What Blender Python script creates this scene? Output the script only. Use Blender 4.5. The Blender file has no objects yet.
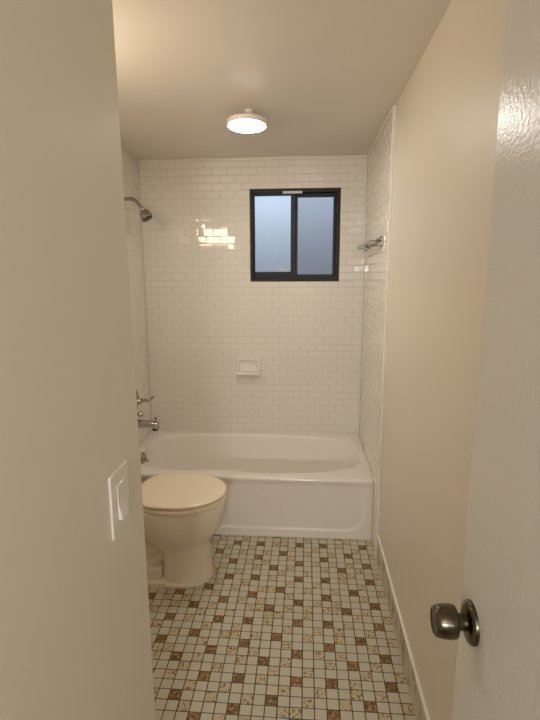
import bpy, bmesh, math, random
from math import sin, cos, pi, radians, sqrt
from mathutils import Vector, Matrix

rng = random.Random(11)
scene = bpy.context.scene
COL = scene.collection

# ---------------------------------------------------------------- room measures (metres)
XR = 0.400            # painted right wall
XL = -1.132           # left wall of bathroom and tub alcove
YB = 3.309            # tiled back wall (tile faces)
YF = 2.549            # front of the tub
H = 2.269             # ceiling
RIM = 0.366           # tub rim height
XP = -0.353           # face of the entry wall with the switch
YP = 0.938            # where that wall ends
Y0 = -2.0             # far end of the passage behind the viewer
TT = 0.008            # tile thickness
XRT = XR - TT

# ---------------------------------------------------------------- materials
def new_mat(name):
    m = bpy.data.materials.new(name)
    m.use_nodes = True
    nt = m.node_tree
    return m, nt, nt.nodes['Principled BSDF']

def noise(nt, scale, detail=3.0, rough=0.55, coord='Object'):
    tc = nt.nodes.new('ShaderNodeTexCoord')
    n = nt.nodes.new('ShaderNodeTexNoise')
    n.inputs['Scale'].default_value = scale
    n.inputs['Detail'].default_value = detail
    n.inputs['Roughness'].default_value = rough
    nt.links.new(tc.outputs[coord], n.inputs['Vector'])
    return n

def ramp(nt, src, stops):
    r = nt.nodes.new('ShaderNodeValToRGB')
    e = r.color_ramp.elements
    while len(e) < len(stops):
        e.new(0.5)
    for k, (p, c) in enumerate(stops):
        e[k].position = p
        e[k].color = (*c, 1)
    nt.links.new(src, r.inputs['Fac'])
    return r

def add_bump(nt, bs, src, strength, dist):
    b = nt.nodes.new('ShaderNodeBump')
    b.inputs['Strength'].default_value = strength
    b.inputs['Distance'].default_value = dist
    nt.links.new(src, b.inputs['Height'])
    nt.links.new(b.outputs['Normal'], bs.inputs['Normal'])

def paint(name, col, rough=0.5, var=0.03, bump=0.15, scale=180, dist=0.0006, coat=0.0):
    m, nt, bs = new_mat(name)
    n = noise(nt, 1.7, 4)
    a = tuple(c * (1 - var) for c in col)
    b = tuple(min(1, c * (1 + var)) for c in col)
    r = ramp(nt, n.outputs['Fac'], [(0.3, a), (0.7, b)])
    nt.links.new(r.outputs['Color'], bs.inputs['Base Color'])
    bs.inputs['Roughness'].default_value = rough
    n2 = noise(nt, scale, 2)
    add_bump(nt, bs, n2.outputs['Fac'], bump, dist)
    bs.inputs['Coat Weight'].default_value = coat
    bs.inputs['Coat Roughness'].default_value = 0.15
    return m

def ceramic(name, col, rough=0.12, var=0.015, wav=0.0):
    m, nt, bs = new_mat(name)
    n = noise(nt, 3.0, 3)
    r = ramp(nt, n.outputs['Fac'], [(0.3, tuple(c * (1 - var) for c in col)), (0.7, tuple(min(1, c * (1 + var)) for c in col))])
    nt.links.new(r.outputs['Color'], bs.inputs['Base Color'])
    bs.inputs['Roughness'].default_value = rough
    if wav:
        n2 = noise(nt, 28, 1)
        add_bump(nt, bs, n2.outputs['Fac'], wav, 0.002)
    return m

def metal(name, col, rough=0.15, metallic=1.0, var=0.1, scale=40):
    m, nt, bs = new_mat(name)
    n = noise(nt, scale, 3)
    r = ramp(nt, n.outputs['Fac'], [(0.3, tuple(c * (1 - var) for c in col)), (0.7, tuple(min(1, c * (1 + var)) for c in col))])
    nt.links.new(r.outputs['Color'], bs.inputs['Base Color'])
    bs.inputs['Roughness'].default_value = rough
    bs.inputs['Metallic'].default_value = metallic
    return m

M_wall = paint('cream_wall_paint', (0.78, 0.715, 0.605), 0.42, 0.02, 0.25, 150, 0.0008)
M_entry = paint('entry_wall_paint', (0.76, 0.72, 0.635), 0.42, 0.02, 0.25, 150, 0.0008)
M_ceil = paint('ceiling_paint', (0.76, 0.705, 0.63), 0.40, 0.03, 0.15, 60, 0.001)
M_door = paint('white_gloss_door_paint', (0.71, 0.69, 0.655), 0.27, 0.01, 0.55, 130, 0.0010)
M_trim = paint('white_trim_paint', (0.84, 0.81, 0.73), 0.35, 0.02, 0.1)
M_caulk = paint('cream_caulk', (0.80, 0.76, 0.67), 0.5, 0.03, 0.2, 90)
M_tile = ceramic('white_subway_tile', (0.80, 0.765, 0.70), 0.05, 0.015)
M_grout = paint('wall_grout', (0.66, 0.625, 0.565), 0.7, 0.04, 0.2, 300)
M_tub = ceramic('bathtub_enamel', (0.84, 0.80, 0.745), 0.13, 0.01)
M_toilet = ceramic('bone_porcelain', (0.79, 0.72, 0.575), 0.10, 0.01)
M_seat = ceramic('bone_seat_plastic', (0.84, 0.74, 0.58), 0.12, 0.01)
M_chrome = metal('polished_chrome', (0.50, 0.485, 0.46), 0.08)
M_dullchrome = metal('dull_chrome', (0.36, 0.345, 0.315), 0.20)
M_rubber = paint('dark_nozzle_rubber', (0.035, 0.03, 0.027), 0.55, 0.2, 0.3, 300)
M_brass = metal('antique_brass', (0.115, 0.098, 0.07), 0.24, 1.0, 0.25, 60)
M_black = metal('dark_window_aluminium', (0.007, 0.0065, 0.0065), 0.42, 0.0, 0.2, 90)
M_bronze = metal('brown_window_aluminium', (0.013, 0.009, 0.007), 0.40, 0.0, 0.3, 90)
for m_ in (M_black, M_bronze):
    m_.node_tree.nodes['Principled BSDF'].inputs['Specular IOR Level'].default_value = 0.3
M_switch = paint('white_switch_plastic', (0.80, 0.78, 0.73), 0.25, 0.01, 0.05)
M_white = paint('white_lamp_plastic', (0.82, 0.80, 0.77), 0.4, 0.01, 0.05)
M_sticker = paint('pale_sticker', (0.62, 0.66, 0.68), 0.6, 0.04, 0.05)

def emission(name, col, strength):
    m, nt, bs = new_mat(name)
    bs.inputs['Base Color'].default_value = (0.9, 0.9, 0.88, 1)
    bs.inputs['Emission Color'].default_value = (*col, 1)
    bs.inputs['Emission Strength'].default_value = strength
    return m
M_glow = emission('lit_diffuser', (1.0, 0.96, 0.89), 64.0)

def frosted(name, tint):
    m, nt, bs = new_mat(name)
    bs.inputs['Base Color'].default_value = (*tint, 1)
    bs.inputs['Transmission Weight'].default_value = 1.0
    bs.inputs['Roughness'].default_value = 0.30
    bs.inputs['IOR'].default_value = 1.35
    v = noise(nt, 220, 2)
    add_bump(nt, bs, v.outputs['Fac'], 0.5, 0.002)
    return m
M_frost_l = frosted('frosted_window_glass', (0.90, 0.95, 1.0))
M_frost_r = frosted('frosted_darker_glass', (0.58, 0.59, 0.62))  # darker, greyer tint for the right pane

def clear_glass():
    m, nt, bs = new_mat('shelf_glass')
    bs.inputs['Base Color'].default_value = (0.72, 0.76, 0.74, 1)
    bs.inputs['Transmission Weight'].default_value = 0.12
    bs.inputs['Roughness'].default_value = 0.05
    n = noise(nt, 30, 2)
    r = ramp(nt, n.outputs['Fac'], [(0.3, (0.30, 0.29, 0.26)), (0.7, (0.38, 0.37, 0.34))])
    nt.links.new(r.outputs['Color'], bs.inputs['Base Color'])
    return m
M_shelfglass = clear_glass()

def mosaic(name, stops, scale, rough=0.35):
    m, nt, bs = new_mat(name)
    n = noise(nt, scale, 4, 0.7)
    r = ramp(nt, n.outputs['Fac'], stops)
    n2 = noise(nt, 2.2, 3)
    r2 = ramp(nt, n2.outputs['Fac'], [(0.3, (0.90, 0.89, 0.87)), (0.7, (1, 1, 1))])
    mx = nt.nodes.new('ShaderNodeMix')
    mx.data_type = 'RGBA'
    mx.blend_type = 'MULTIPLY'
    mx.inputs[0].default_value = 1.0
    nt.links.new(r.outputs['Color'], mx.inputs[6])
    nt.links.new(r2.outputs['Color'], mx.inputs[7])
    nt.links.new(mx.outputs[2], bs.inputs['Base Color'])
    bs.inputs['Roughness'].default_value = rough
    return m
M_fl_light = mosaic('mosaic_pale', [(0.28, (0.36, 0.32, 0.23)), (0.42, (0.56, 0.52, 0.41)), (0.7, (0.62, 0.58, 0.475))], 240)
M_fl_speck = mosaic('mosaic_speckled', [(0.37, (0.13, 0.07, 0.02)), (0.44, (0.36, 0.24, 0.09)), (0.51, (0.62, 0.55, 0.39)), (0.58, (0.60, 0.52, 0.36)), (0.66, (0.28, 0.17, 0.05))], 80)
M_fl_brown = mosaic('mosaic_brown', [(0.36, (0.055, 0.024, 0.006)), (0.48, (0.17, 0.088, 0.021)), (0.58, (0.31, 0.175, 0.045)), (0.67, (0.60, 0.46, 0.22))], 75)
M_fl_amber = mosaic('mosaic_amber', [(0.36, (0.08, 0.036, 0.008)), (0.47, (0.21, 0.105, 0.026)), (0.57, (0.34, 0.20, 0.06)), (0.66, (0.64, 0.50, 0.26))], 85)
M_fl_grout = paint('floor_grout', (0.085, 0.06, 0.035), 0.85, 0.25, 0.2, 200)

def base_mat():
    m, nt, bs = new_mat('stained_base_tile')
    tc = nt.nodes.new('ShaderNodeTexCoord')
    mp = nt.nodes.new('ShaderNodeMapping')
    mp.inputs['Scale'].default_value = (1, 1.0, 0.6)
    nt.links.new(tc.outputs['Object'], mp.inputs['Vector'])
    n = nt.nodes.new('ShaderNodeTexNoise')
    n.inputs['Scale'].default_value = 22
    n.inputs['Detail'].default_value = 5
    n.inputs['Roughness'].default_value = 0.7
    nt.links.new(mp.outputs['Vector'], n.inputs['Vector'])
    r = ramp(nt, n.outputs['Fac'], [(0.33, (0.16, 0.105, 0.055)), (0.41, (0.42, 0.35, 0.25)), (0.50, (0.62, 0.56, 0.45)), (0.8, (0.68, 0.63, 0.52))])
    nt.links.new(r.outputs['Color'], bs.inputs['Base Color'])
    bs.inputs['Roughness'].default_value = 0.4
    return m
M_base = base_mat()

# ---------------------------------------------------------------- mesh helpers
def obj(name, bm, mats, parent=None, smooth=False, bevel=0.0, segs=2, subsurf=0, loc=None):
    me = bpy.data.meshes.new(name)
    bmesh.ops.recalc_face_normals(bm, faces=bm.faces)
    bm.to_mesh(me)
    bm.free()
    for m in (mats if isinstance(mats, (list, tuple)) else [mats]):
        me.materials.append(m)
    o = bpy.data.objects.new(name, me)
    COL.objects.link(o)
    if parent is not None:
        o.parent = parent
        o.matrix_parent_inverse = Matrix.Translation(parent.location).inverted() if parent.type == 'EMPTY' or True else Matrix()
    if bevel:
        b = o.modifiers.new('bevel', 'BEVEL')
        b.width = bevel
        b.segments = segs
        b.limit_method = 'ANGLE'
        b.angle_limit = radians(40)
    if subsurf:
        s = o.modifiers.new('sub', 'SUBSURF')
        s.levels = s.render_levels = subsurf
    if smooth:
        for p in me.polygons:
            p.use_smooth = True
        if not subsurf:
            bpy_smooth_angle(o)
    return o

def bpy_smooth_angle(o, ang=42):
    # sharp edges above the angle so that smooth shading keeps crisp corners
    me = o.data
    bm = bmesh.new()
    bm.from_mesh(me)
    for e in bm.edges:
        if len(e.link_faces) == 2 and e.calc_face_angle(0) > radians(ang):
            e.smooth = False
    bm.to_mesh(me)
    bm.free()

def empty(name, loc=(0, 0, 0)):
    o = bpy.data.objects.new(name, None)
    o.empty_display_size = 0.1
    COL.objects.link(o)
    o.location = loc
    return o

def tag(o, label, cat, kind=None, group=None):
    o['label'] = label
    o['category'] = cat
    if kind:
        o['kind'] = kind
    if group:
        o['group'] = group
    return o

def box(bm, x0, x1, y0, y1, z0, z1, mi=0):
    v = [bm.verts.new((x, y, z)) for z in (z0, z1) for y in (y0, y1) for x in (x0, x1)]
    for idx in ((0, 1, 3, 2), (4, 6, 7, 5), (0, 4, 5, 1), (2, 3, 7, 6), (0, 2, 6, 4), (1, 5, 7, 3)):
        f = bm.faces.new([v[i] for i in idx])
        f.material_index = mi
    return v

def frame_from(axis):
    a = Vector(axis).normalized()
    t = Vector((0, 0, 1)) if abs(a.z) < 0.9 else Vector((1, 0, 0))
    u = a.cross(t).normalized()
    w = a.cross(u).normalized()
    return a, u, w

def lathe(bm, prof, origin, axis, segs=32, cap=True, mi=0):
    a, u, w = frame_from(axis)
    o = Vector(origin)
    rings = []
    for r, h in prof:
        rings.append([bm.verts.new(o + a * h + (u * cos(2 * pi * k / segs) + w * sin(2 * pi * k / segs)) * max(r, 1e-5)) for k in range(segs)])
    for A, B in zip(rings, rings[1:]):
        for k in range(segs):
            f = bm.faces.new((A[k], A[(k + 1) % segs], B[(k + 1) % segs], B[k]))
            f.material_index = mi
    if cap:
        bm.faces.new(rings[0]).material_index = mi
        bm.faces.new(rings[-1]).material_index = mi

def tube(bm, pts, radii, segs=14):
    pts = [Vector(p) for p in pts]
    if not isinstance(radii, (list, tuple)):
        radii = [radii] * len(pts)
    rings = []
    ref = None
    for i, p in enumerate(pts):
        t = (pts[min(i + 1, len(pts) - 1)] - pts[max(i - 1, 0)]).normalized()
        if ref is None:
            _, ref, _ = frame_from(t)
        ref = (ref - t * ref.dot(t)).normalized()
        w = t.cross(ref)
        rings.append([bm.verts.new(p + (ref * cos(2 * pi * k / segs) + w * sin(2 * pi * k / segs)) * radii[i]) for k in range(segs)])
    for A, B in zip(rings, rings[1:]):
        for k in range(segs):
            bm.faces.new((A[k], A[(k + 1) % segs], B[(k + 1) % segs], B[k]))
    bm.faces.new(rings[0])
    bm.faces.new(rings[-1])

def loft(bm, rings, cap0=True, cap1=True):
    R = [[bm.verts.new(p) for p in r] for r in rings]
    n = len(R[0])
    for A, B in zip(R, R[1:]):
        for k in range(n):
            bm.faces.new((A[k], A[(k + 1) % n], B[(k + 1) % n], B[k]))
    if cap0:
        bm.faces.new(R[0])
    if cap1:
        bm.faces.new(R[-1])
    return R

def smoothstep(a, b, x):
    t = max(0, min(1, (x - a) / (b - a)))
    return t * t * (3 - 2 * t)

# ---------------------------------------------------------------- wall tiles
def tile_rects(u0, u1, v0, v1, pu, pv, hole=None, uo=0.0, vo=0.0):
    """running bond rectangles clipped to the area and around a rectangular hole"""
    out = []
    r = int(math.floor((v0 - vo) / pv)) - 1
    while vo + r * pv < v1:
        a0, a1 = vo + r * pv, vo + (r + 1) * pv
        off = uo + (pu / 2 if r % 2 else 0)
        c = int(math.floor((u0 - off) / pu)) - 1
        while off + c * pu < u1:
            b0, b1 = off + c * pu, off + (c + 1) * pu
            q = (max(b0, u0), min(b1, u1), max(a0, v0), min(a1, v1))
            if q[1] - q[0] > 0.006 and q[3] - q[2] > 0.006:
                out.append(q)
            c += 1
        r += 1
    if hole:
        h0, h1, k0, k1 = hole
        res = []
        for (a, b, c, d) in out:
            if b <= h0 or a >= h1 or d <= k0 or c >= k1:
                res.append((a, b, c, d))
                continue
            if c < k0:
                res.append((a, b, c, k0))
            if d > k1:
                res.append((a, b, k1, d))
            c2, d2 = max(c, k0), min(d, k1)
            if a < h0:
                res.append((a, h0, c2, d2))
            if b > h1:
                res.append((h1, b, c2, d2))
        out = [q for q in res if q[1] - q[0] > 0.005 and q[3] - q[2] > 0.005]
    return out

def tile_mesh(rects, P, grout_rects, g=0.0011, bev=0.0016, depth=0.0022, tilt=0.00036):
    """P(u, v, d) -> point; d is the height toward the room, 0 = tile face"""
    bm = bmesh.new()
    for (a, b, c, d) in rects:
        a, b, c, d = a + g, b - g, c + g, d - g
        t1, t2, t0 = (rng.uniform(-1, 1) * tilt for _ in range(3))
        lo = [bm.verts.new(P(u, v, -depth)) for u, v in ((a, c), (b, c), (b, d), (a, d))]
        e = min(bev, (b - a) * .3, (d - c) * .3)
        hi = [bm.verts.new(P(u, v, t0 * .5 + s * t1 * 2 + q * t2)) for u, v, s, q in
              ((a + e, c + e, -1, -1), (b - e, c + e, 1, -1), (b - e, d - e, 1, 1), (a + e, d - e, -1, 1))]
        bm.faces.new(hi)
        for k in range(4):
            bm.faces.new((lo[k], lo[(k + 1) % 4], hi[(k + 1) % 4], hi[k]))
    for (a, b, c, d) in grout_rects:
        f = bm.faces.new([bm.verts.new(P(u, v, -depth * 0.45)) for u, v in ((a, c), (b, c), (b, d), (a, d))])
        f.material_index = 1
    return bm

# window opening in the back wall
WX0, WX1, WZ0, WZ1 = -0.376, 0.217, 1.467, 2.064
WALLT = 0.16

def quad_wall(bm, pts):
    bm.faces.new([bm.verts.new(p) for p in pts])

# ---- floor -------------------------------------------------------
PX, PY = 0.0442, 0.0437
OX, OY = -0.0211, -0.0203
PAT = {4: 'B.s.s...', 3: '...s.B.s', 2: '.s....s.', 1: 'B..B.s..', 0: '..s....s', 6: '.s..s.B.', 5: '...B...s'}
bm = bmesh.new()
box(bm, XL - 0.15, XR + 0.15, Y0, YB + WALLT, -0.10, -0.0012, 3)
g = 0.0018
j0, j1 = int((0.1 - OY) / PY), int((YF + 0.03 - OY) / PY)
i0, i1 = int((XL - OX) / PX) - 1, int((XR - OX) / PX) + 1
for j in range(j0, j1 + 1):
    for i in range(i0, i1 + 1):
        cx, cy = OX + i * PX, OY + j * PY
        x0, x1 = max(cx - PX / 2 + g, XL), min(cx + PX / 2 - g, XR - 0.004)
        y0, y1 = cy - PY / 2 + g, min(cy + PY / 2 - g, YF + 0.02)
        if x1 - x0 < 0.004 or y1 - y0 < 0.004:
            continue
        if cy < YP and cx < XP - 0.15:
            continue
        ch = PAT[j % 7][(i + 16) % 8]
        if rng.random() < 0.03 and ch == '.':
            ch = 's'
        mi = {'.': 0, 's': 1, 'B': 4 if rng.random() < 0.4 else 2}[ch]
        e = 0.001
        dz = rng.uniform(-0.0002, 0.0002)
        lo = [bm.verts.new(p) for p in ((x0, y0, -0.0012), (x1, y0, -0.0012), (x1, y1, -0.0012), (x0, y1, -0.0012))]
        hi = [bm.verts.new(p) for p in ((x0 + e, y0 + e, dz), (x1 - e, y0 + e, -dz), (x1 - e, y1 - e, dz), (x0 + e, y1 - e, -dz))]
        bm.faces.new(hi).material_index = mi
        for k in range(4):
            bm.faces.new((lo[k], lo[(k + 1) % 4], hi[(k + 1) % 4], hi[k])).material_index = mi
floor = obj('floor', bm, [M_fl_light, M_fl_speck, M_fl_brown, M_fl_grout, M_fl_amber])
tag(floor, 'small square mosaic floor in off-white, speckled tan and brown', 'floor', 'structure')

# ---- ceiling -----------------------------------------------------
bm = bmesh.new()
box(bm, XL - 0.15, XR + 0.15, Y0, YB + WALLT, H, H + 0.12)
tag(obj('ceiling', bm, M_ceil), 'plain beige painted ceiling above the bathroom', 'ceiling', 'structure')

# ---- back wall ---------------------------------------------------
bm = bmesh.new()
yb0, yb1 = YB + TT * 0.5, YB + WALLT
box(bm, XL - 0.15, WX0, yb0, yb1, 0, H)
box(bm, WX1, XR + 0.15, yb0, yb1, 0, H)
box(bm, WX0, WX1, yb0, yb1, 0, WZ0)
box(bm, WX0, WX1, yb0, yb1, WZ1, H)
wb = tag(obj('wall_back', bm, M_wall), 'back wall of the tub alcove with white subway tile', 'wall', 'structure')
ZT = H - 0.018
hole = (WX0 - 0.004, WX1 + 0.004, WZ0 - 0.004, WZ1 + 0.004)
rects = tile_rects(XL, XRT, RIM - 0.02, ZT, 0.1005, 0.0492, hole, uo=-0.735, vo=2.2586 - 40 * 0.0492)
PB = lambda u, v, d: (u, YB - d, v)
bm = tile_mesh(rects, PB, [(XL, hole[0], RIM - 0.02, ZT), (hole[1], XRT, RIM - 0.02, ZT), (hole[0], hole[1], RIM - 0.02, hole[2]), (hole[0], hole[1], hole[3], ZT)])
obj('wall_tiles', bm, [M_tile, M_grout], wb)
bm = bmesh.new()
box(bm, XL, XRT, YB - 0.008, YB + 0.004, ZT, H)
obj('caulk_bead', bm, M_caulk, wb, bevel=0.003)

# ---- right wall --------------------------------------------------
YT = 2.375            # where the alcove tile starts
bm = bmesh.new()
box(bm, XR, XR + 0.15, Y0, YB + WALLT, 0, H)
wr = tag(obj('wall_right', bm, M_wall), 'long cream painted right wall running to the tub', 'wall', 'structure')
rects = tile_rects(YT + 0.012, YB, 0.0, ZT, 0.1005, 0.0492, None, uo=YB - 0.1005 * 20 - 0.03, vo=2.2586 - 60 * 0.0492)
PR = lambda u, v, d: (XRT - d, u, v)
bm = tile_mesh(rects, PR, [(YT + 0.006, YB, 0, ZT)])
obj('wall_tiles', bm, [M_tile, M_grout], wr)
bm = bmesh.new()
box(bm, XRT - 0.004, XR + 0.002, YT - 0.004, YT + 0.012, 0, H)
obj('edge_strip', bm, M_trim, wr, bevel=0.004, segs=3)
bm = bmesh.new()
box(bm, XRT - 0.006, XR, YT, YB, ZT, H)
obj('caulk_bead', bm, M_caulk, wr, bevel=0.003)

# ---- left wall ---------------------------------------------------
bm = bmesh.new()
box(bm, XL - 0.15, XL - TT, YP - 0.10, YB + WALLT, 0, H)
wl = tag(obj('wall_left', bm, M_wall), 'far left wall behind the shower head and tub faucet', 'wall', 'structure')
rects = tile_rects(YT + 0.012, YB, RIM - 0.02, ZT, 0.1005, 0.0492, None, uo=YB - 0.1005 * 20 - 0.03, vo=2.2586 - 60 * 0.0492)
PL = lambda u, v, d: (XL + d, u, v)
bm = tile_mesh(rects, PL, [(YT, YB, RIM - 0.02, ZT)])
obj('wall_tiles', bm, [M_tile, M_grout], wl)
bm = bmesh.new()
box(bm, XL - TT, XL + 0.006, YT, YB, ZT, H)
obj('caulk_bead', bm, M_caulk, wl, bevel=0.003)

# ---- entry wall with the switch (left foreground) ----------------
bm = bmesh.new()
box(bm, XP - 0.11, XP, Y0, YP, 0, H)
for v in bm.verts:      # the end of this wall is slightly out of plumb
    if v.co.y > 0:
        v.co.y = 0.966 - 0.031 * v.co.z / H
we = tag(obj('wall_entry', bm, M_entry, bevel=0.004), 'plain beige entry wall at left carrying the light switch', 'wall', 'structure')
bm = bmesh.new()
box(bm, XL - 0.15, XP - 0.10, YP - 0.10, YP - 0.004, 0, H)
obj('wall_return', bm, M_wall, we)
# wall closing the passage
bm = bmesh.new()
box(bm, XP - 0.11, XR + 0.15, Y0 - 0.1, Y0, 0, H)
tag(obj('wall_front', bm, M_entry), 'plain wall closing the passage behind the viewer', 'wall', 'structure')

# ---- baseboard right ---------------------------------------------
BH = 0.140
bm = bmesh.new()
box(bm, XR - 0.007, XR + 0.002, Y0, YT - 0.004, 0, BH)
br = tag(obj('baseboard_right', bm, M_base), 'grime-stained pale tile base along the foot of the right wall', 'baseboard', 'structure')
bm = bmesh.new()
box(bm, XR - 0.010, XR + 0.002, Y0, YT - 0.004, BH - 0.004, BH + 0.006)
obj('caulk_bead', bm, M_trim, br, bevel=0.004, segs=3)

# ---------------------------------------------------------------- window
win = empty('window_1', ((WX0 + WX1) / 2, YB, WZ0))
tag(win, 'small black framed sliding window with frosted glass above the tub', 'window', 'structure')
yo = YB + 0.004     # frame is set almost flush with the tile
def rect_frame(bm, x0, x1, z0, z1, y0, y1, wl_, wr_, wb_, wt_):
    box(bm, x0, x0 + wl_, y0, y1, z0, z1)
    box(bm, x1 - wr_, x1, y0, y1, z0, z1)
    box(bm, x0 + wl_, x1 - wr_, y0, y1, z0, z0 + wb_)
    box(bm, x0 + wl_, x1 - wr_, y0, y1, z1 - wt_, z1)
bm = bmesh.new()
rect_frame(bm, WX0, WX1, WZ0, WZ1, yo, yo + 0.075, 0.014, 0.020, 0.022, 0.020)
fr = obj('window_frame', bm, M_black, win, bevel=0.002)
XM = -0.085
bm = bmesh.new()
rect_frame(bm, WX0 + 0.015, XM + 0.012, WZ0 + 0.022, WZ1 - 0.020, yo + 0.012, yo + 0.034, 0.010, 0.034, 0.038, 0.016)
s1 = obj('sash', bm, M_black, win, bevel=0.002)
bm = bmesh.new()
box(bm, WX0 + 0.022, XM - 0.016, yo + 0.021, yo + 0.025, WZ0 + 0.05, WZ1 - 0.034)
obj('pane', bm, M_frost_l, s1)
bm = bmesh.new()
rect_frame(bm, XM - 0.010, WX1 - 0.020, WZ0 + 0.022, WZ1 - 0.020, yo + 0.040, yo + 0.062, 0.034, 0.018, 0.020, 0.024)
s2 = obj('sash', bm, M_bronze, win, bevel=0.002)
bm = bmesh.new()
box(bm, XM + 0.020, WX1 - 0.035, yo + 0.049, yo + 0.053, WZ0 + 0.038, WZ1 - 0.040)
obj('pane', bm, M_frost_r, s2)
bm = bmesh.new()   # maker's sticker in the corner of the left pane
box(bm, -0.190, -0.133, yo + 0.0195, yo + 0.0209, WZ0 + 0.066, WZ0 + 0.086)
obj('sticker', bm, M_sticker, s1)
bm = bmesh.new()   # pale strip caught at the head of the frame
box(bm, -0.160, -0.030, yo - 0.004, yo + 0.004, WZ1 - 0.026, WZ1 - 0.010)
obj('weather_strip', bm, M_sticker, fr, bevel=0.0015)
# tile reveal mortar round the frame
bm = bmesh.new()
rect_frame(bm, WX0 - 0.007, WX1 + 0.007, WZ0 - 0.007, WZ1 + 0.007, YB - 0.0005, YB + 0.02, 0.007, 0.007, 0.007, 0.007)
obj('mortar_edge', bm, M_fl_grout, win)

# ---------------------------------------------------------------- bathtub
tub = empty('bathtub', ((XL + XRT) / 2, YF, 0))
tag(tub, 'white built-in alcove bathtub with plain paneled apron', 'bathtub')
x0, x1, y0, y1 = XL + 0.002, XRT - 0.002, YF, YB - 0.002
cx, cy, ax, ay = (x0 + x1) / 2, (y0 + y1) / 2, (x1 - x0) / 2, (y1 - y0) / 2
N = 160
def sq_ring(inset, z):
    out = []
    for k in range(N):
        t = 2 * pi * k / N
        c, s = cos(t), sin(t)
        m = max(abs(c), abs(s))
        out.append((cx + (ax - inset) * c / m, cy + (ay - inset) * s / m, z))
    return out
def oval_ring(xa, xb, ya, yb, nl, nr, z):
    """rounded basin outline between the given sides; separate squareness for the two ends"""
    mx, my, bx_, by_ = (xa + xb) / 2, (ya + yb) / 2, (xb - xa) / 2, (yb - ya) / 2
    out = []
    for k in range(N):
        t = 2 * pi * k / N
        c, s = cos(t), sin(t)
        n = nr if c > 0 else nl
        r = (abs(c) ** n + abs(s) ** n) ** (-1.0 / n)
        out.append((mx + bx_ * r * c, my + by_ * r * s, z))
    return out
BX0, BX1, BY0, BY1 = XL + 0.055, XRT - 0.045, YF + 0.080, YB - 0.032
rings = [sq_ring(0.0, RIM - 0.014), sq_ring(0.0015, RIM - 0.006), sq_ring(0.006, RIM - 0.001), sq_ring(0.012, RIM),
         oval_ring(BX0 - .016, BX1 + .016, BY0 - .014, BY1 + .010, 3.6, 3.1, RIM),
         oval_ring(BX0 - .006, BX1 + .006, BY0 - .006, BY1 + .004, 3.6, 3.1, RIM - 0.003),
         oval_ring(BX0, BX1, BY0, BY1, 3.6, 3.1, RIM - 0.012),
         oval_ring(BX0 + .006, BX1 - .012, BY0 + .006, BY1 - .006, 3.6, 3.1, RIM - 0.05),
         oval_ring(BX0 + .020, BX1 - .060, BY0 + .020, BY1 - .020, 3.6, 3.0, RIM - 0.15),
         oval_ring(BX0 + .036, BX1 - .120, BY0 + .036, BY1 - .036, 3.6, 3.0, RIM - 0.25),
         oval_ring(BX0 + .060, BX1 - .165, BY0 + .060, BY1 - .060, 3.6, 3.0, RIM - 0.285),
         oval_ring(BX0 + .110, BX1 - .230, BY0 + .110, BY1 - .110, 3.4, 3.0, RIM - 0.300),
         oval_ring(BX0 + .30, BX1 - .42, BY0 + .22, BY1 - .22, 3.0, 3.0, RIM - 0.305)]
bm = bmesh.new()
loft(bm, rings, cap0=False)
basin = obj('basin', bm, M_tub, tub, smooth=True)
# apron with a pressed panel
bm = bmesh.new()
nx, nz = 190, 60
def apron_y(x, z):
    # signed distance to the big rounded panel
    px0, px1, pz0, pz1, r = x0 + 0.11, x1 - 0.050, 0.052, RIM + 0.3, 0.10
    qx = abs(x - (px0 + px1) / 2) - (px1 - px0) / 2 + r
    qz = abs(z - (pz0 + pz1) / 2) - (pz1 - pz0) / 2 + r
    d = sqrt(max(qx, 0) ** 2 + max(qz, 0) ** 2) + min(max(qx, qz), 0) - r
    up = smoothstep(RIM - 0.014, RIM - 0.05, z)
    k = smoothstep(-0.009, 0.006, d)
    fade = 1.0 - smoothstep(0.10, 0.26, z) * (1 if px0 < x < px1 + 0.2 else 0) * 0.7
    return y0 + 0.001 + up * 0.0055 * (1 - k * fade) - 0.0 * k
grid = [[bm.verts.new((x0 + (x1 - x0) * i / nx, apron_y(x0 + (x1 - x0) * i / nx, (RIM - 0.014) * j / nz), (RIM - 0.014) * j / nz)) for i in range(nx + 1)] for j in range(nz + 1)]
for j in range(nz):
    for i in range(nx):
        bm.faces.new((grid[j][i], grid[j][i + 1], grid[j + 1][i + 1], grid[j + 1][i]))
obj('apron', bm, M_tub, tub, smooth=True)
# overflow plate on the inside of the left end
bm = bmesh.new()
lathe(bm, [(0.0, 0.010), (0.012, 0.011), (0.030, 0.009), (0.037, 0.004), (0.038, 0.0)][::-1], (BX0 + 0.013, cy - 0.01, RIM - 0.050), (1, 0, 0.12), 32)
ov = obj('overflow_plate', bm, M_dullchrome, tub, smooth=True)
ov['label'] = 'round chrome overflow plate'
bm = bmesh.new()
tube(bm, [(BX0 + 0.024, cy - 0.01, RIM - 0.052), (BX0 + 0.035, cy - 0.01, RIM - 0.061), (BX0 + 0.044, cy - 0.01, RIM - 0.078)], [0.006, 0.005, 0.006])
obj('trip_lever', bm, M_dullchrome, ov, smooth=True)
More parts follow.
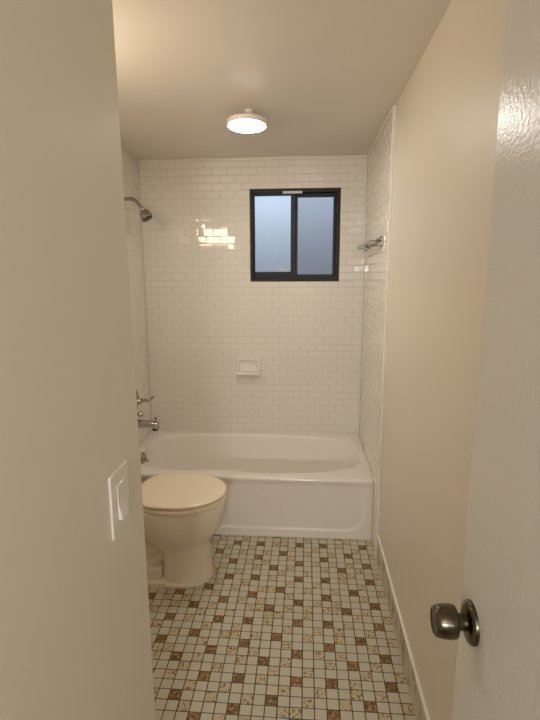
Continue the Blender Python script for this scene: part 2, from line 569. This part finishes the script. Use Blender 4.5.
# white bead where the tub meets the floor
bm = bmesh.new()
box(bm, x0, x1, YF - 0.004, YF + 0.006, 0, 0.006)
obj('caulk_bead', bm, M_grout, tub, bevel=0.002)
bm = bmesh.new()
box(bm, XRT - 0.008, XRT - 0.0012, YF + 0.002, YB - 0.003, RIM - 0.012, RIM + 0.005)
box(bm, XRT - 0.006, XRT - 0.0012, YF - 0.001, YF + 0.010, 0.0, RIM - 0.012)
box(bm, XL + 0.0012, XRT - 0.008, YB - 0.008, YB - 0.0015, RIM - 0.012, RIM + 0.004)
box(bm, XL + 0.0012, XL + 0.008, YF, YB - 0.008, RIM - 0.012, RIM + 0.004)
obj('rim_sealant', bm, M_trim, tub, bevel=0.002)

# ---------------------------------------------------------------- toilet
TY = 2.185            # centre line
TX = XL               # wall behind the tank
toilet = empty('toilet', (TX, TY, 0))
tag(toilet, 'bone coloured toilet with closed lid beside the bathtub', 'toilet')
NS = 72
def egg(xb, xf, w, z, nb=3.0, nf=2.1, mid=0.42, tz=0.0):
    """outline with a rounder front, in toilet coordinates (x away from the wall)"""
    xm = xb + (xf - xb) * mid
    out = []
    for k in range(NS):
        t = 2 * pi * k / NS
        c, s = cos(t), sin(t)
        n = nf if c > 0 else nb
        r = (abs(c) ** n + abs(s) ** n) ** (-1.0 / n)
        lx = (xf - xm) if c > 0 else (xm - xb)
        out.append((TX + xm + lx * r * c, TY + w * r * s, z + tz * (xm + lx * r * c - xb)))
    return out
ZR = 0.415            # top of the bowl rim
bm = bmesh.new()
secs = [  # z, xb, xf, w, nb, nf, mid
    (0.000, 0.425, 0.672, 0.134, 5.0, 2.2, 0.40),
    (0.012, 0.425, 0.672, 0.134, 5.0, 2.2, 0.40),
    (0.022, 0.430, 0.667, 0.124, 5.0, 2.2, 0.40),
    (0.090, 0.435, 0.663, 0.121, 5.0, 2.2, 0.40),
    (0.150, 0.433, 0.660, 0.120, 4.5, 2.2, 0.40),
    (0.185, 0.415, 0.661, 0.123, 3.6, 2.2, 0.40),
    (0.206, 0.365, 0.668, 0.131, 3.0, 2.15, 0.42),
    (0.235, 0.320, 0.690, 0.148, 2.6, 2.1, 0.44),
    (0.272, 0.280, 0.712, 0.164, 2.5, 2.05, 0.46),
    (0.312, 0.255, 0.722, 0.174, 2.5, 2.05, 0.46),
    (0.355, 0.238, 0.734, 0.181, 2.5, 2.05, 0.46),
    (0.394, 0.230, 0.738, 0.184, 2.5, 2.05, 0.46),
    (0.409, 0.230, 0.731, 0.179, 2.5, 2.05, 0.46),
    (ZR, 0.238, 0.722, 0.171, 2.5, 2.05, 0.46)]
loft(bm, [egg(xb, xf, w, z, nb, nf, mid) for z, xb, xf, w, nb, nf, mid in secs])
# rear body: narrow trapway housing, foot and deck under the tank
rear = [(0.000, 0.10, 0.50, 0.136, 6, 5, .5), (0.020, 0.10, 0.50, 0.136, 6, 5, .5), (0.032, 0.11, 0.50, 0.112, 6, 5, .5), (0.050, 0.12, 0.47, 0.082, 5, 5, .5),
        (0.120, 0.12, 0.47, 0.076, 4, 4, .5), (0.240, 0.11, 0.47, 0.080, 4, 4, .5), (0.320, 0.07, 0.47, 0.100, 4, 4, .5),
        (0.370, 0.03, 0.47, 0.120, 5, 4, .5), (0.404, 0.02, 0.47, 0.130, 6, 4, .5), (ZR - 0.004, 0.025, 0.46, 0.126, 6, 4, .5)]
loft(bm, [egg(xb, xf, w, z, nb, nf, mid) for z, xb, xf, w, nb, nf, mid in rear])
# trapway bulge on both sides
for s in (-1, 1):
    pts = [(TX + a, TY + s * 0.052, b) for a, b in ((0.44, 0.16), (0.39, 0.105), (0.335, 0.10), (0.30, 0.15), (0.285, 0.21), (0.25, 0.265), (0.205, 0.25), (0.185, 0.17), (0.18, 0.05))]
    fine = []
    for i in range(len(pts) - 1):
        p0, p1, p2, p3 = (Vector(pts[max(0, min(len(pts) - 1, i + d))]) for d in (-1, 0, 1, 2))
        for q in range(5):
            t = q / 5
            fine.append(0.5 * ((2 * p1) + (p2 - p0) * t + (2 * p0 - 5 * p1 + 4 * p2 - p3) * t * t + (3 * p1 - p0 - 3 * p2 + p3) * t ** 3))
    tube(bm, fine, 0.038, 18)
bowl = obj('bowl', bm, M_toilet, toilet, smooth=True)
for s in (-1, 1):
    bm = bmesh.new()
    box(bm, TX + 0.270, TX + 0.437, TY + s * 0.090 - 0.030, TY + s * 0.090 + 0.030, 0.005, 0.092)
    obj('bolt_foot', bm, M_toilet, bowl, bevel=0.012, segs=3)
# seat ring
SXB, SXF, SW = 0.312, 0.748, 0.196
bm = bmesh.new()
loft(bm, [egg(SXB, SXF - .006, SW - .006, ZR + .002, 2.7, 2.05, .46), egg(SXB, SXF, SW, ZR + .008, 2.7, 2.05, .46), egg(SXB, SXF, SW, ZR + .018, 2.7, 2.05, .46), egg(SXB, SXF - .006, SW - .006, ZR + .0235, 2.7, 2.05, .46)])
obj('seat', bm, M_seat, toilet, smooth=True)
# lid
bm = bmesh.new()
zl = ZR + 0.0275
loft(bm, [egg(SXB - .008, SXF - .012, SW - .010, zl, 2.7, 2.05, .46), egg(SXB - .01, SXF - .001, SW + .001, zl + .005, 2.7, 2.05, .46), egg(SXB - .01, SXF - .001, SW + .001, zl + .014, 2.7, 2.05, .46),
          egg(SXB - .006, SXF - .007, SW - .005, zl + .0185, 2.7, 2.05, .46), egg(SXB + .004, SXF - .020, SW - .018, zl + .022, 2.7, 2.05, .46),
          egg(SXB + .04, SXF - .060, SW - .055, zl + .0245, 2.7, 2.05, .46), egg(SXB + .14, SXF - .17, SW - .14, zl + .0255, 2.4, 2.05, .46)])
lid = obj('lid', bm, M_seat, toilet, smooth=True)
for s in (-1, 1):
    bm = bmesh.new()
    lathe(bm, [(0.011, -0.026), (0.011, 0.026)], (TX + 0.298, TY + s * 0.075, ZR + 0.016), (0, 1, 0), 16)
    obj('hinge', bm, M_seat, lid, bevel=0.003)
# tank
def rrect(xa, xb, w, z, n=7):
    out = []
    for k in range(NS):
        t = 2 * pi * k / NS
        c, s = cos(t), sin(t)
        r = (abs(c) ** n + abs(s) ** n) ** (-1.0 / n)
        out.append((TX + (xa + xb) / 2 + (xb - xa) / 2 * r * c, TY - 0.02 + w * r * s, z))
    return out
bm = bmesh.new()
loft(bm, [rrect(.020, .178, .165, ZR - .004), rrect(.014, .184, .172, ZR + .02), rrect(.010, .188, .182, ZR + .20), rrect(.010, .190, .186, ZR + .315)])
tank = obj('tank', bm, M_toilet, toilet, smooth=True)
bm = bmesh.new()
loft(bm, [rrect(.006, .194, .190, ZR + .315), rrect(.004, .197, .193, ZR + .322), rrect(.004, .197, .193, ZR + .340), rrect(.010, .191, .187, ZR + .347)])
obj('tank_lid', bm, M_toilet, toilet, smooth=True)
bm = bmesh.new()
lathe(bm, [(0.013, 0.0), (0.013, 0.008), (0.007, 0.014)], (TX + 0.188, TY - 0.145, ZR + 0.26), (1, 0, 0), 20)
tube(bm, [(TX + 0.199, TY - 0.145, ZR + 0.26), (TX + 0.203, TY - 0.11, ZR + 0.257), (TX + 0.203, TY - 0.07, ZR + 0.252)], [0.006, 0.006, 0.008])
obj('flush_lever', bm, M_chrome, tank, smooth=True)

# ---------------------------------------------------------------- shower head
FY = 2.965            # plumbing line on the left wall
sh = empty('shower_fixture', (XL, FY, 1.97))
tag(sh, 'chrome shower head on a bent arm high on the left tiled wall', 'shower head')
arm = [(XL, FY, 1.966), (XL + 0.04, FY, 1.968), (XL + 0.064, FY, 1.967), (XL + 0.084, FY, 1.958), (XL + 0.103, FY, 1.939), (XL + 0.122, FY, 1.914)]
bm = bmesh.new()
tube(bm, arm, 0.0115, 16)
obj('shower_arm', bm, M_dullchrome, sh, smooth=True)
bm = bmesh.new()
lathe(bm, [(0.034, 0.0), (0.033, 0.004), (0.020, 0.011), (0.012, 0.013)], (XL, FY, 1.966), (1, 0, 0), 28)
obj('flange', bm, M_chrome, sh, smooth=True)
dirn = Vector((0.50, -0.10, -0.86)).normalized()
p0 = Vector((XL + 0.122, FY, 1.914))
bm = bmesh.new()
lathe(bm, [(0.010, -0.006), (0.016, 0.0), (0.018, 0.010), (0.016, 0.020), (0.012, 0.026)], p0, dirn, 24)
obj('ball_joint', bm, M_chrome, sh, smooth=True)
bm = bmesh.new()
lathe(bm, [(0.014, 0.018), (0.026, 0.024), (0.033, 0.036), (0.0365, 0.052), (0.0375, 0.068), (0.0365, 0.074), (0.033, 0.076)], p0, dirn, 36)
head = obj('spray_head', bm, M_dullchrome, sh, smooth=True)
bm = bmesh.new()
lathe(bm, [(0.0335, 0.074), (0.0335, 0.0775), (0.030, 0.079)], p0, dirn, 36)
fp = obj('nozzle_face', bm, M_rubber, head, smooth=True)
a_, u_, w_ = frame_from(dirn)
bm = bmesh.new()
for rr, nn in ((0.008, 6), (0.017, 12), (0.026, 18)):
    for k in range(nn):
        q = p0 + u_ * rr * cos(2 * pi * k / nn) + w_ * rr * sin(2 * pi * k / nn)
        lathe(bm, [(0.0016, 0.078), (0.0010, 0.0812)], q, dirn, 8)
nz_ = obj('nozzles', bm, M_dullchrome, head)

# ---------------------------------------------------------------- tub faucet set
valve = empty('shower_valve', (XL, FY, 0.69))
tag(valve, 'chrome lever valve handle on the left tiled wall above the tub spout', 'shower valve')
VZ = 0.690
bm = bmesh.new()
lathe(bm, [(0.086, 0.0), (0.085, 0.006), (0.074, 0.016), (0.050, 0.026), (0.028, 0.032)], (XL, FY, VZ), (1, 0, 0), 40)
obj('escutcheon', bm, M_dullchrome, valve, smooth=True)
bm = bmesh.new()
lathe(bm, [(0.024, 0.018), (0.024, 0.050), (0.021, 0.058), (0.010, 0.061)], (XL, FY, VZ), (1, 0, 0), 28)
hub = obj('handle', bm, M_chrome, valve, smooth=True)
bm = bmesh.new()
tube(bm, [(XL + 0.045, FY, VZ), (XL + 0.070, FY + 0.03, VZ - 0.002), (XL + 0.095, FY + 0.050, VZ - 0.002), (XL + 0.115, FY + 0.062, VZ + 0.010), (XL + 0.122, FY + 0.066, VZ + 0.018)], [0.012, 0.0105, 0.0095, 0.010, 0.007], 16)
obj('lever', bm, M_dullchrome, hub, smooth=True)

div = empty('diverter_knob', (XL, FY, 0.595))
tag(div, 'tiny chrome diverter knob between the lever valve and the spout', 'diverter knob')
bm = bmesh.new()
lathe(bm, [(0.026, 0.0), (0.025, 0.005), (0.012, 0.010), (0.010, 0.036)], (XL, FY, 0.601), (1, 0, 0), 28)
obj('collar', bm, M_dullchrome, div, smooth=True)
bm = bmesh.new()
lathe(bm, [(0.010, 0.034), (0.019, 0.038), (0.020, 0.052), (0.016, 0.058), (0.008, 0.060)], (XL, FY, 0.601), (1, 0, 0), 12)
obj('knob', bm, M_chrome, div, smooth=True)

sp = empty('tub_spout', (XL, FY, 0.53))
tag(sp, 'chrome tub spout with lift knob low on the left tiled wall', 'tub spout')
SZ = 0.536
bm = bmesh.new()
lathe(bm, [(0.034, 0.0), (0.034, 0.010), (0.030, 0.014)], (XL, FY, SZ), (1, 0, 0), 32)
obj('flange', bm, M_chrome, sp, smooth=True)
bm = bmesh.new()
def sring(x, r, dz, drop):
    return [(XL + x, FY + r * cos(2 * pi * k / 28), SZ + dz + r * sin(2 * pi * k / 28) - (drop if sin(2 * pi * k / 28) < -0.3 else 0)) for k in range(28)]
loft(bm, [sring(.008, .028, 0, 0), sring(.05, .026, 0, 0), sring(.110, .024, -.001, .001), sring(.130, .024, -.003, .008), sring(.156, .022, -.006, .012), sring(.165, .016, -.008, .012)])
obj('spout_body', bm, M_chrome, sp, smooth=True)
bm = bmesh.new()
lathe(bm, [(0.019, -0.030), (0.019, -0.044), (0.015, -0.045)], (XL + 0.142, FY, SZ), (0, 0, 1), 24)
obj('outlet_ring', bm, M_rubber, sp, smooth=True)
bm = bmesh.new()
lathe(bm, [(0.004, 0.015), (0.004, 0.030), (0.009, 0.034), (0.009, 0.042), (0.006, 0.045)], (XL + 0.146, FY, SZ), (0, 0, 1), 18)
obj('lift_knob', bm, M_dullchrome, sp, smooth=True)

# ---------------------------------------------------------------- soap dish
SX0, SX1, SZ0, SZ1 = -0.490, -0.312, 0.800, 0.938
sd = empty('soap_dish', ((SX0 + SX1) / 2, YB, SZ0))
tag(sd, 'white ceramic soap dish set in the tiled back wall', 'soap dish')
bm = bmesh.new()
nx, nz = 68, 52
def dish_d(u, v):
    """height toward the room over the plate; u, v in 0..1"""
    X, Z = u * (SX1 - SX0), v * (SZ1 - SZ0)
    W_, H_ = SX1 - SX0, SZ1 - SZ0
    edge = min(X, W_ - X, Z, H_ - Z)
    d = 0.020 * smoothstep(0, 0.006, edge)
    # arched recess
    ix = abs(X - W_ / 2)
    top = H_ - 0.026 - 0.014 * (ix / (W_ / 2 - 0.02)) ** 2
    rec = smoothstep(W_ / 2 - 0.016, W_ / 2 - 0.030, ix) * smoothstep(top + 0.006, top - 0.008, Z) * smoothstep(0.018, 0.026, Z)
    d -= 0.0175 * rec
    # side cheeks and front lip swelling out to the bottom
    lip = smoothstep(0.034, 0.016, Z) * smoothstep(0, 0.012, Z)
    d += 0.030 * lip * smoothstep(0, 0.012, W_ / 2 - ix)
    cheek = smoothstep(W_ / 2 - 0.022, W_ / 2 - 0.012, ix) * smoothstep(0.07, 0.02, Z) * smoothstep(0, 0.01, W_ / 2 - ix) * smoothstep(0, 0.012, Z)
    d = max(d, 0.020 * smoothstep(0, 0.006, edge) + 0.024 * cheek) if cheek > 0 else d
    return d
grid = [[bm.verts.new((SX0 + (SX1 - SX0) * i / nx, YB - dish_d(i / nx, j / nz), SZ0 + (SZ1 - SZ0) * j / nz)) for i in range(nx + 1)] for j in range(nz + 1)]
for j in range(nz):
    for i in range(nx):
        bm.faces.new((grid[j][i], grid[j][i + 1], grid[j + 1][i + 1], grid[j + 1][i]))
obj('dish', bm, M_tub, sd, smooth=True)
bm = bmesh.new()
for k in range(7):
    X = SX0 + 0.040 + k * (SX1 - SX0 - 0.08) / 6
    tube(bm, [(X, YB - 0.002, SZ0 + 0.030), (X, YB - 0.022, SZ0 + 0.032), (X, YB - 0.036, SZ0 + 0.030)], 0.0036, 10)
obj('drain_ridges', bm, M_tub, sd, smooth=True)

# ---------------------------------------------------------------- glass shelf on the right tiled wall
shelf = empty('glass_shelf', (XRT, 2.9, 1.69))
tag(shelf, 'narrow glass shelf on chrome brackets at the right tiled wall', 'shelf')
GZ = 1.682
GY0, GY1, GD = 2.545, 3.215, 0.066
bm = bmesh.new()
box(bm, XRT - GD, XRT - 0.004, GY0 + 0.060, GY1, GZ - 0.006, GZ + 0.006)
obj('glass_panel', bm, M_shelfglass, shelf, bevel=0.0015)
for gy in (GY0 + 0.045, GY1 - 0.025):
    bm = bmesh.new()
    box(bm, XRT - 0.010, XRT, gy - 0.042, gy + 0.022, GZ - 0.030, GZ + 0.024)
    b_ = obj('bracket', bm, M_dullchrome, shelf, bevel=0.003)
    bm = bmesh.new()
    box(bm, XRT - 0.060, XRT - 0.006, gy + 0.006, gy + 0.020, GZ - 0.012, GZ - 0.004)
    box(bm, XRT - 0.030, XRT - 0.006, gy - 0.030, gy + 0.018, GZ + 0.004, GZ + 0.012)
    box(bm, XRT - 0.022, XRT - 0.006, gy - 0.034, gy + 0.012, GZ - 0.026, GZ - 0.012)
    obj('bracket_clamp', bm, M_chrome, b_, bevel=0.002)

# ---------------------------------------------------------------- ceiling light
LX, LY, LZ = -0.287, 2.400, 2.203
lamp = empty('ceiling_light', (LX, LY, H))
tag(lamp, 'round white disc ceiling light, switched on, near the window', 'ceiling light')
ax_ = Vector((0.0, -0.05, -1.0)).normalized()
c0 = Vector((LX, LY, LZ))
bm = bmesh.new()
lathe(bm, [(0.055, -0.028), (0.088, -0.027), (0.0945, -0.022), (0.0955, -0.004), (0.093, 0.0), (0.088, 0.0)], c0, ax_, 64)
obj('housing', bm, M_white, lamp, smooth=True)
bm = bmesh.new()
lathe(bm, [(0.088, -0.001), (0.085, 0.003), (0.055, 0.0055), (0.02, 0.0062)], c0, ax_, 64)
obj('diffuser', bm, M_glow, lamp, smooth=True)
bm = bmesh.new()
lathe(bm, [(0.020, 0.0), (0.020, 0.008), (0.013, 0.011), (0.012, 0.040)], (LX + 0.012, LY - 0.01, H), (0, 0, -1), 24)
obj('mounting_stem', bm, M_white, lamp, smooth=True)

# ---------------------------------------------------------------- light switch on the entry wall
SWY, SWZ = 0.822, 1.094
sw = empty('light_switch', (XP, SWY, SWZ))
tag(sw, 'white rocker light switch on the beige entry wall at left', 'light switch')
bm = bmesh.new()
box(bm, XP, XP + 0.0055, SWY - 0.043, SWY + 0.043, SWZ - 0.062, SWZ + 0.062)
obj('cover_plate', bm, M_switch, sw, bevel=0.003, segs=3)
bm = bmesh.new()
v = [bm.verts.new((XP + dx, SWY + dy, SWZ + dz)) for dy in (-0.0165, 0.0165) for dx, dz in ((0.002, -0.034), (0.0135, -0.033), (0.0065, 0.0), (0.0068, 0.034), (0.002, 0.034))]
bm.faces.new(v[:5]); bm.faces.new(v[5:])
for k in range(5):
    bm.faces.new((v[k], v[(k + 1) % 5], v[5 + (k + 1) % 5], v[5 + k]))
obj('rocker', bm, M_switch, sw, bevel=0.0008)
# ---------------------------------------------------------------- door (right foreground), opened back along the right wall
DX, DY0, DY1 = 0.270, 0.030, 0.752
door = empty('door_1', (DX + 0.0175, DY0, 0))
tag(door, 'white painted slab door standing open at the right, with dark knob', 'door', 'structure')
bm = bmesh.new()
box(bm, DX, DX + 0.035, DY0, DY1, 0.012, 2.03)
slab = obj('door_slab', bm, M_door, door, bevel=0.003, segs=2)
KY, KZ = 0.694, 0.968
bm = bmesh.new()
lathe(bm, [(0.0335, 0.0), (0.0335, 0.004), (0.031, 0.008), (0.024, 0.0105), (0.013, 0.0115)], (DX, KY, KZ), (-1, 0, 0), 48)
kn = obj('door_knob', bm, M_brass, door, smooth=True)
bm = bmesh.new()
lathe(bm, [(0.0135, 0.009), (0.0130, 0.024), (0.0145, 0.028)], (DX, KY, KZ), (-1, 0, 0), 32)
obj('neck', bm, M_brass, kn, smooth=True)
bm = bmesh.new()
lathe(bm, [(0.0125, 0.0245), (0.0215, 0.0252), (0.0248, 0.0270), (0.0262, 0.033), (0.0262, 0.042), (0.0250, 0.052), (0.0228, 0.0590), (0.0205, 0.0604), (0.0175, 0.0590), (0.0100, 0.0592), (0.003, 0.0592)], (DX, KY, KZ), (-1, 0, 0), 48)
obj('grip', bm, M_brass, kn, smooth=True)
for hz in (0.25, 1.02, 1.78):
    bm = bmesh.new()
    lathe(bm, [(0.006, -0.045), (0.006, 0.045)], (DX - 0.004, DY0 - 0.004, hz), (0, 0, 1), 14)
    obj('hinge', bm, M_brass, door, smooth=True)

# ---------------------------------------------------------------- lights
def area(name, loc, target, sx, sy, power, col):
    l = bpy.data.lights.new(name, 'AREA')
    l.shape = 'RECTANGLE'
    l.size, l.size_y = sx, sy
    l.energy = power
    l.color = col
    o = bpy.data.objects.new(name, l)
    COL.objects.link(o)
    o.location = loc
    o.rotation_euler = (Vector(target) - Vector(loc)).to_track_quat('-Z', 'Y').to_euler()
    return o
# warm bar over the wash basin round the corner to the left
area('vanity_light', (XL + 0.17, 1.46, 1.94), (XL + 1.17, 2.26, 1.88), 0.40, 0.20, 5.4, (1.0, 0.82, 0.62))
# lit passage behind the viewer
area('passage_light', (-0.02, -1.2, H - 0.05), (-0.02, -1.1, 0), 0.35, 0.35, 2.6, (0.97, 0.97, 1.0))
area('passage_glint_lamp', (-0.02, Y0 + 0.05, 1.60), (0.0, 1.0, 1.50), 0.34, 0.07, 24.0, (0.96, 0.98, 1.0))  # added unseen strip lamp for bright specks in the corner tiles; no window here

# daylight outside
w = bpy.data.worlds.new('sky')
scene.world = w
w.use_nodes = True
nt = w.node_tree
bg = nt.nodes['Background']
tc = nt.nodes.new('ShaderNodeTexCoord')
sep = nt.nodes.new('ShaderNodeSeparateXYZ')
nt.links.new(tc.outputs['Generated'], sep.inputs['Vector'])
r = ramp(nt, sep.outputs['Z'], [(0.0, (0.20, 0.23, 0.265)), (0.06, (0.27, 0.315, 0.375)), (0.19, (0.74, 0.90, 1.10)), (0.6, (0.60, 0.76, 1.0))])
nt.links.new(r.outputs['Color'], bg.inputs['Color'])
bg.inputs['Strength'].default_value = 1.15

# ---------------------------------------------------------------- camera
F, PI_, YA, RO, HC = 475.66, 0.1806, 0.0752, -0.0035, 1.5178
fw = Vector((-sin(YA) * cos(PI_), cos(YA) * cos(PI_), -sin(PI_)))
rt = Vector((cos(YA), sin(YA), 0))
up = rt.cross(fw)
r2 = rt * cos(RO) + up * sin(RO)
u2 = -rt * sin(RO) + up * cos(RO)
cam = bpy.data.cameras.new('camera')
co = bpy.data.objects.new('camera', cam)
COL.objects.link(co)
co.matrix_world = Matrix(((r2.x, u2.x, -fw.x, 0), (r2.y, u2.y, -fw.y, 0), (r2.z, u2.z, -fw.z, HC), (0, 0, 0, 1)))
cam.sensor_fit = 'VERTICAL'
cam.sensor_height = 36.0
cam.lens = F / 720 * 36.0
cam.clip_start = 0.02
scene.camera = co
scene.view_settings.view_transform = 'Standard'
scene.view_settings.look = 'None'
scene.view_settings.exposure = 0.0
scene.cycles.use_denoising = True
scene.cycles.max_bounces = 12
scene.cycles.diffuse_bounces = 6
scene.cycles.sample_clamp_indirect = 6.0
